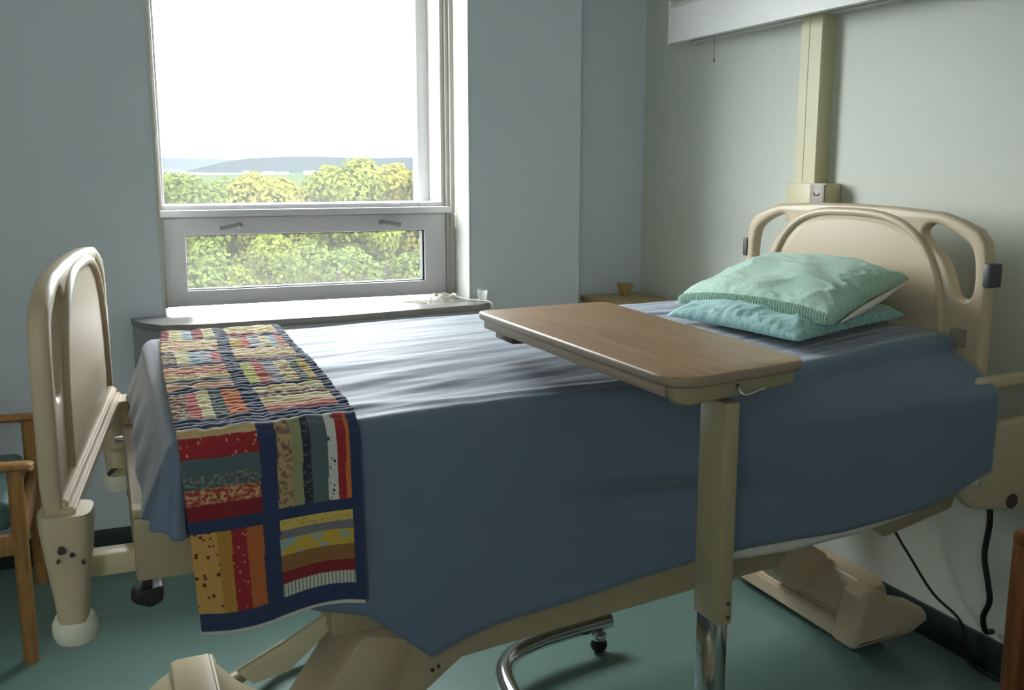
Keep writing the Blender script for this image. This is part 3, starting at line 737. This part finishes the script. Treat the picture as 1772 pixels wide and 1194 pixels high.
# ------------------------------------------------------------------ patchwork quilt
def make_quilt():
    pal = {}
    def P(k, m): pal[k] = m
    f = lambda n, c, **k: fabric('quilt_' + n, c, .3, 500, .45, .8, **k)
    P('navy', f('navy', (44, 56, 92))); P('red', f('red', (158, 40, 50))); P('darkred', f('dark_red', (128, 30, 42))); P('cream', f('cream', (222, 210, 168)))
    P('lblue', f('light_blue', (160, 186, 200))); P('orange', f('orange', (206, 112, 58))); P('rust', f('rust_orange', (176, 96, 48))); P('gold', f('gold', (178, 128, 56)))
    P('slate', f('slate', (84, 98, 104))); P('olive', f('olive', (146, 144, 108))); P('brown', f('brown', (138, 96, 56))); P('mauve', f('mauve_grey', (118, 112, 122)))
    P('pink', f('pink', (206, 110, 112))); P('lime', f('lime_yellow', (206, 204, 120))); P('tan', f('tan', (196, 166, 116))); P('grey', f('grey_lilac', (170, 168, 178))); P('peach', f('peach', (216, 166, 128)))
    P('yellow', printed('quilt_yellow', (206, 180, 96), (186, 152, 80), 120, .55))
    P('tandot', printed('quilt_tan_dot', (104, 34, 36), (200, 152, 84), 75, .30, .05, 'dots'))
    P('reddot', printed('quilt_red_dot', (206, 150, 130), (150, 36, 44), 95, .20, .05, 'dots'))
    P('whitedot', printed('quilt_white_dot', (70, 66, 74), (206, 202, 196), 90, .26, .05, 'dots'))
    P('slatedot', printed('quilt_slate_print', (82, 94, 98), (132, 134, 118), 130, .55, .08))
    P('floral', printed('quilt_red_floral', (156, 60, 54), (200, 160, 116), 110, .52, .06))
    P('tanfloral', printed('quilt_tan_floral', (176, 148, 110), (122, 92, 80), 90, .54, .06))
    P('darkprint', printed('quilt_dark_print', (44, 52, 60), (96, 100, 96), 110, .6, .06))
    P('yelblue', printed('quilt_yellow_blue', (196, 160, 62), (134, 170, 172), 34, .58, .04))
    P('stripe', printed('quilt_white_stripe', (196, 192, 176), (126, 126, 130), 42, .72, .1, 'wave'))
    P('brownprint', printed('quilt_brown_print', (128, 98, 84), (198, 178, 156), 100, .55, .08))
    P('creamprint', printed('quilt_cream_print', (224, 206, 160), (190, 140, 110), 90, .58, .06))
    keys = list(pal); idx = {k: i for i, k in enumerate(keys)}
    L = {0: 'V red:1 cream:2 lblue:1.2 red:1.6 cream:1.6', 1: 'H creamprint:1 peach:1 cream:1 pink:.5 creamprint:1.2', 2: 'V brownprint:1.5 cream:1.4 lblue:1.4 grey:1 pink:1',
         3: 'H peach:1.2 pink:.7 creamprint:1.2 mauve:.8 peach:1', 4: 'V brownprint:1.6 pink:1.1 cream:1.2 slate:1.3 orange:1.8', 5: 'H tan:.7 reddot:1.2 slate:1.4 slatedot:1.2 floral:1.5 darkred:1.3', 6: 'V tandot:2.1 gold:1.2 reddot:1.3 rust:1.4'}
    R = {0: 'H cream:1 creamprint:1.6 yellow:1 red:.9', 1: 'V yellow:1.2 orange:1.1 grey:1.3 cream:1.2 lblue:.8 pink:1', 2: 'H creamprint:1.3 peach:1 cream:1 floral:1', 3: 'V lime:1.2 pink:1.2 grey:1.3 creamprint:1.6 slatedot:1 yellow:1',
         4: 'H creamprint:1.2 brownprint:1 cream:1 peach:1 pink:.6', 5: 'V tanfloral:1.7 olive:1.2 darkprint:1 slate:1.9 whitedot:1.1 red:1 orange:.6', 6: 'H yellow:1 mauve:.8 yelblue:1.5 brown:1.5 darkred:1.2 stripe:1.1'}
    def parse(s):
        p = s.split(); ks = [q.split(':') for q in p[1:]]; tot = sum(float(w) for _, w in ks); acc = 0; out = []
        for k, w in ks: acc += float(w) / tot; out.append((acc, k))
        return p[0], out
    L = {k: parse(v) for k, v in L.items()}; R = {k: parse(v) for k, v in R.items()}
    Wd = .333
    TOP = YF + .012 - YN          # cloth length on top
    HANG = .388
    tot = TOP + HANG
    nq, nw = 420, 132
    rows_top = [(.010 + i * .171, .010 + i * .171 + .148) for i in range(5)]
    t0 = TOP + .008
    rows_h = [(t0, t0 + .160), (t0 + .184, t0 + .342)]
    rws = rows_top + rows_h
    def which(u, q):
        xm = u * Wd
        for i, (a, c) in enumerate(rws):
            if a <= q <= c:
                t = (q - a) / (c - a)
                off = .004 * math.sin(q * 9)
                if xm <= .138 + off:
                    o_, st = L[i]; w = xm / (.138 + off)
                elif .170 + off <= xm <= .314:
                    o_, st = R[i]; w = (xm - .170 - off) / (.144 - off)
                else: return 'navy'
                p = w if o_ == 'V' else t
                for e, k in st:
                    if p <= e: return k
                return st[-1][1]
        return 'navy'
    b = NB(); uvl = b.loops.layers.uv.new('UVMap'); grid = []
    def pos(u, q):
        if q < TOP:
            Y = YF + .012 - q
        else: Y = YN
        t = min(1, q / TOP)
        xl = .138 - .030 * t - .01 * math.sin(t * PI); xr = .448 + .004 * t - .014 * math.sin(t * PI) ** 2
        if q >= TOP:
            h = (q - TOP) / HANG; xl = .108 + .022 * h; xr = .450 + .002 * h
        X = xl + (xr - xl) * u
        X = max(X, .106)
        if q < TOP:
            if Y > YF: base = V(X, Y, ztop(X, YF) - (Y - YF) * .5); nn = V(0, .4, .9)
            else: base = V(X, Y, ztop(X, Y) + .5 * wrinkle(X, Y)); nn = V(0, 0, 1)
        else:
            s = q - TOP; base = skirt('near', X, YN, V(0, -1, 0), s, 1); a = min(s / RB, PI / 2); nn = V(0, -math.sin(a), math.cos(a))
        k = 1 - sstep(TOP - .03, TOP + .12, q)
        puff = abs(math.sin(q * PI / .0165 + 1.2 * noise.noise((X * 24, q * 8, 1)))) * .0042 + noise.noise((X * 60, q * 75, 4)) * .0028 + noise.noise((X * 22, q * 40, 9)) * .003
        small = noise.noise((X * 40, q * 40, 2)) * .0012
        h = .0105 + puff * k + small * (1 - k)
        if q > TOP: h += .03 * sstep(TOP, tot, q) * (.5 + .5 * math.sin(u * 5 + 2.2)) * .35
        # quilting seams between blocks
        return base + nn * h
    for j in range(nq + 1):
        q = tot * j / nq
        grid.append([(b.verts.new(pos(i / nw, q + (.012 * math.sin(i / nw * 6) * sstep(TOP + .1, tot, q)))), i / nw * Wd, q) for i in range(nw + 1)])
    for j in range(nq):
        for i in range(nw):
            c = [grid[j][i], grid[j][i + 1], grid[j + 1][i + 1], grid[j + 1][i]]
            fc_ = b.faces.new([v[0] for v in c]); fc_.material_index = idx[which((i + .5) / nw, tot * (j + .5) / nq)]
            for lp, v in zip(fc_.loops, c): lp[uvl].uv = (v[1], v[2])
    o = obj('patchwork_quilt', b, [pal[k] for k in keys], ang=180)
    md = o.modifiers.new('thick', 'SOLIDIFY'); md.thickness = .006; md.offset = 1
    # pale backing that shows at the lower hem
    b = NB(); g2 = []
    for j in range(25):
        q = TOP + .30 + (HANG - .30 + .012) * j / 24
        g2.append([b.verts.new(pos(i / 60, q + (.012 * math.sin(i / 60 * 6) * sstep(TOP + .1, tot, q))) + V(0, .006, 0)) for i in range(61)])
    for j in range(24):
        for i in range(60): b.faces.new((g2[j][i], g2[j][i + 1], g2[j + 1][i + 1], g2[j + 1][i]))
    bk = bpy.data.meshes.new('backing'); bmesh.ops.translate(b, vec=-ORG[o.name], verts=b.verts); b.to_mesh(bk); b.free(); bk.materials.append(M['sheet'])
    bo = bpy.data.objects.new('backing', bk); COL.objects.link(bo); bo.parent = o; bo['label'] = 'pale grey backing cloth'
    return tag(o, 'colourful patchwork quilt with navy sashing folded across the foot of the bed', 'quilt')
make_quilt()

# ------------------------------------------------------------------ pillows
def pillow(name, c, H, Hb, m, label, seed, flap=0):
    """c: four seam corners (front far, front near, back near, back far)."""
    c = [Vector(p) for p in c]; nrm = (c[1] - c[0]).cross(c[3] - c[0]).normalized()
    if nrm.z < 0: nrm = -nrm
    N = 64; b = NB(); uvl = b.loops.layers.uv.new('UVMap'); lay = []
    def base(u, v):
        # u: far->near, v: front->back, sides bow inwards a little
        uu = u + (.5 - u) * .05 * math.sin(PI * v); vv = v + (.5 - v) * .05 * math.sin(PI * u)
        return c[0] * (1 - uu) * (1 - vv) + c[1] * uu * (1 - vv) + c[2] * uu * vv + c[3] * (1 - uu) * vv
    def th(u, v):
        a = (4 * u * (1 - u)) ** .33; d = (4 * v * (1 - v)) ** .33; return a * d
    for top in (1, 0):
        g = []
        for j in range(N + 1):
            row = []
            for i in range(N + 1):
                u, v = i / N, j / N; p = base(u, v); t = th(u, v)
                wr = noise.noise((u * 5, v * 5, seed)) * .012 + ridge(u, v, 3.5, 6, seed + 3) ** 3 * .006
                e = 1 - sstep(0, .22, min(u, 1 - u, v, 1 - v))
                wr += e * .008 * noise.noise((u * 26, v * 26, seed + 9))
                if top: p = p + nrm * (H * t + wr * min(1, t * 1.5))
                else: p = p - nrm * Hb * t
                row.append((p, u, v))
            g.append(row)
        lay.append(g)
    vt = [[b.verts.new(p) for p, _, _ in r] for r in lay[0]]
    vb = [[(vt[j][i] if i in (0, N) or j in (0, N) else b.verts.new(lay[1][j][i][0])) for i in range(N + 1)] for j in range(N + 1)]
    for VV_, rev in ((vt, 0), (vb, 1)):
        for j in range(N):
            for i in range(N):
                ids = [(j, i), (j, i + 1), (j + 1, i + 1), (j + 1, i)]
                if rev: ids = ids[::-1]
                try: fc_ = b.faces.new([VV_[q][w] for q, w in ids])
                except ValueError: continue
                for lp, (q, w) in zip(fc_.loops, ids): lp[uvl].uv = (w / N * .65, q / N * .45)
    o = obj(name, b, m, ang=180)
    return tag(o, label, 'pillow'), base, lambda u, v: base(u, v) + nrm * H * th(u, v)
lo, bs, nr = pillow('pillow', [(1.49, 2.43, .982), (1.60, 1.985, .970), (2.0, 2.035, 1.005), (2.01, 2.66, 1.01)], .055, .010, M['aqua'], 'aqua printed pillow at the bottom of the pair on the bed', 3)
up, bs, nr = pillow('pillow', [(1.60, 2.56, .995), (1.685, 1.963, 1.008), (1.965, 2.0, 1.112), (2.0, 2.68, 1.09)], .085, .012, M['mint'], 'mint green printed pillow lying on top of the aqua pillow', 11)
# white inner ticking at the near opening, stitched hem along the front
b = NB(); A, B = [], []
for k in range(25):
    t = .12 + .8 * k / 24; p = bs(1, t); A.append(b.verts.new(p + V(0, -.004, -.004))); B.append(b.verts.new(p + V(0, -.008, -.018 * math.sin(PI * k / 24) - .004)))
for k in range(24): b.faces.new((A[k], A[k + 1], B[k + 1], B[k]))
o = obj('ticking', b, M['tick'], up); o['label'] = 'white ticking edge'; o.modifiers.new('t', 'SOLIDIFY').thickness = .004
b = NB()
for k in range(58):
    t = .03 + .94 * k / 57; tube(b, [nr(t, .002) + V(-.004, 0, 0), nr(t, .012) + V(-.005, 0, .003), nr(t, .03) + V(-.002, 0, .004)], .0026, 5)
obj('stitched_hem', b, M['mint'], up)

# ------------------------------------------------------------------ overbed table
tb = thing('overbed_table', (.98, 1.75, 0), 'overbed table with a wood laminate top on a beige steel column across the bed', 'table')
quad = [(.872, 1.385), (1.203, 1.452), (1.236, 2.325), (.853, 2.288)]
b = NB(); plate(b, rounded(quad, [.075, .05, .05, .03], 8), [], lambda u, v, w: (u, v, 1.0405 + w), .019, .005, 3)
tt = obj('tabletop', b, [M['edge'], M['laminate']], tb)
for p in tt.data.polygons:
    if p.normal.z > .9: p.material_index = 1
def off(q, d):
    c = Vector((sum(p[0] for p in q) / 4, sum(p[1] for p in q) / 4)); return [tuple(c + (Vector(p) - c) * d) for p in q]
b = NB()
nearA, nearB = V(.882, 1.403, 0), V(1.178, 1.463, 0); dn = (nearB - nearA).normalized(); nn_ = V(-dn.y, dn.x, 0)
ln = (nearB - nearA).length
plate(b, rounded([(0, 1.032), (ln, 1.032), (ln, 1.004), (.03, .997), (.004, 1.006)], [0, 0, .006, .012, .008]), [], lambda u, v, w: tuple(nearA + dn * u + nn_ * (.012 + w) + V(0, 0, v)), .02, .003, 2)
obj('apron', b, M['table_steel'], tb)
b = NB(); plate(b, [(.877, 1.43), (.892, 1.43), (.875, 2.25), (.860, 2.25)], [], lambda u, v, w: (u, v, 1.0215 + w), .021, .003, 2); obj('side_trim', b, M['edge'], tb)
b = NB(); bx(b, .93, 1.10, 1.50, 2.16, .995, 1.032, bevel=.004); obj('support_channel', b, M['table_steel'], tb)
b = NB(); bx(b, .885, .95, 2.13, 2.24, .988, 1.032, bevel=.004); obj('end_block', b, M['brown_metal'], tb)
b = NB(); tube(b, [(.948, 1.93, 1.02), (.948, 1.93, .975)], .003, 8); obj('release_rod', b, M['chrome'], tb)
b = NB(); P0 = nearA + dn * .145 - nn_ * .002
tube(b, [P0 + V(0, 0, 1.022), P0 + V(0, -.010, 1.012), P0 + dn * .010 + V(0, -.018, 1.006), P0 + dn * .055 + V(0, -.016, 1.012)], .0036, 10, 5); obj('lever', b, M['chrome'], tb)
b = NB(); bx(b, 1.0, 1.03, 1.425, 1.505, .57, .99, bevel=.002); oc = obj('column', b, M['table_steel'], tb)
b = NB()
for z in (.585, .612): lathe(b, [(.004, -.002), (.003, .002)], (1.021, 1.4245, z), 10, 'Y')
obj('screw', b, M['brown_metal'], oc)
b = NB(); bx(b, 1.004, 1.026, 1.43, 1.50, .09, .60, bevel=.002); obj('inner_column', b, M['chrome'], tb)
b = NB(); bx(b, .992, 1.04, 1.40, 1.52, .075, .11, bevel=.006); obj('column_foot', b, M['table_steel'], tb)
b = NB()
tube(b, [(1.318, 2.425, .082), (1.20, 2.408, .082), (1.08, 2.385, .082), (.985, 2.345, .082), (.92, 2.27, .082), (.893, 2.16, .082), (.885, 2.0, .082), (.885, 1.70, .082), (.89, 1.56, .082), (.92, 1.48, .082), (.99, 1.455, .082), (1.15, 1.45, .082), (1.32, 1.45, .082)], .0245, 18, 6)
obj('base_tube', b, M['chrome'], tb)
for (x, y) in ((1.272, 2.40), (.90, 2.17), (1.28, 1.45), (.91, 1.52)):
    b = NB(); lathe(b, [(.004, -.017), (.018, -.016), (.024, -.008), (.024, .008), (.018, .016), (.004, .017)], (x, y, .0245), 18, 'Y'); w_ = obj('caster', b, M['black'], tb)
    b = NB(); lathe(b, [(.012, .0), (.022, -.006), (.024, -.016), (.02, -.024), (.008, -.028)], (x, y, .066), 16); obj('caster_hood', b, M['chrome'], w_)

# ------------------------------------------------------------------ chairs
def armchair(loc, label, wm):
    """wooden armchair facing +X; its near front leg stands at loc and the arms run back along -X."""
    x, y, _ = loc; c = thing('armchair', (x - .29, y + .3, 0), label, 'chair')
    for d in (0, .60):
        Y = y + d
        b = NB(); tube(b, [(x, Y, 0), (x, Y, .30), (x, Y, .572)], .021, 16); obj('leg', b, wm, c)
        b = NB(); tube(b, [(x - .58, Y, 0), (x - .55, Y, .25), (x - .55, Y, .45), (x - .60, Y, .80)], .019, 14, 5); obj('leg', b, wm, c)
        b = NB(); tube(b, [(x + .036, Y, .574), (x + .02, Y, .581), (x - .2, Y, .585), (x - .45, Y, .575), (x - .58, Y, .565)], .026, 14, 5, sx=1.1, sy=.55); obj('armrest', b, wm, c)
        b = NB(); bx(b, x - .55, x - .01, Y - .012, Y + .012, .327, .386, bevel=.004); obj('side_rail', b, wm, c)
    b = NB(); bx(b, x - .012, x + .012, y, y + .60, .327, .386, bevel=.004); obj('front_rail', b, wm, c)
    b = NB(); bx(b, x - .612, x - .585, y - .01, y + .61, .76, .82, bevel=.008); obj('top_rail', b, wm, c)
    b = NB(); bx(b, x - .53, x - .02, y + .03, y + .57, .384, .475, bevel=.025, seg=3); obj('seat_cushion', b, M['teal_vinyl'], c)
    b = NB(); bx(b, x - .56, x - .48, y + .03, y + .57, .46, .75, bevel=.025, seg=3); obj('back_cushion', b, M['teal_vinyl'], c)
    return c
armchair((-.262, 2.98, 0), 'honey wood armchair with teal cushions behind the footboard by the window wall', M['chair_wood'])
# near right corner: brown wooden chair, only a front leg shows
def side_chair():
    c = thing('wooden_chair', (1.86, 1.15, 0), 'brown wooden chair at the right edge with only its leg in view', 'chair')
    wm = M['dark_wood']; x0, x1, y0, y1 = 1.665, 2.07, .93, 1.335
    for x, y in ((x0, y1), (x1, y1), (x0, y0), (x1, y0)):
        h = .80 if x == x1 else (.66 if y == y1 else .44)
        b = NB(); bx(b, x - .02, x + .02, y - .02, y + .02, 0, h, bevel=.006); obj('leg', b, wm, c)
    b = NB(); bx(b, x0 - .02, x1 - .01, y1 - .022, y1 + .022, .655, .69, bevel=.01); obj('armrest', b, wm, c)
    b = NB(); bx(b, x0 - .015, x1 + .015, y0 - .015, y1 + .015, .44, .475, bevel=.01); obj('seat', b, wm, c)
    b = NB(); bx(b, x1 - .012, x1 + .012, y0, y1, .62, .78, bevel=.008); obj('backrest', b, wm, c)
side_chair()
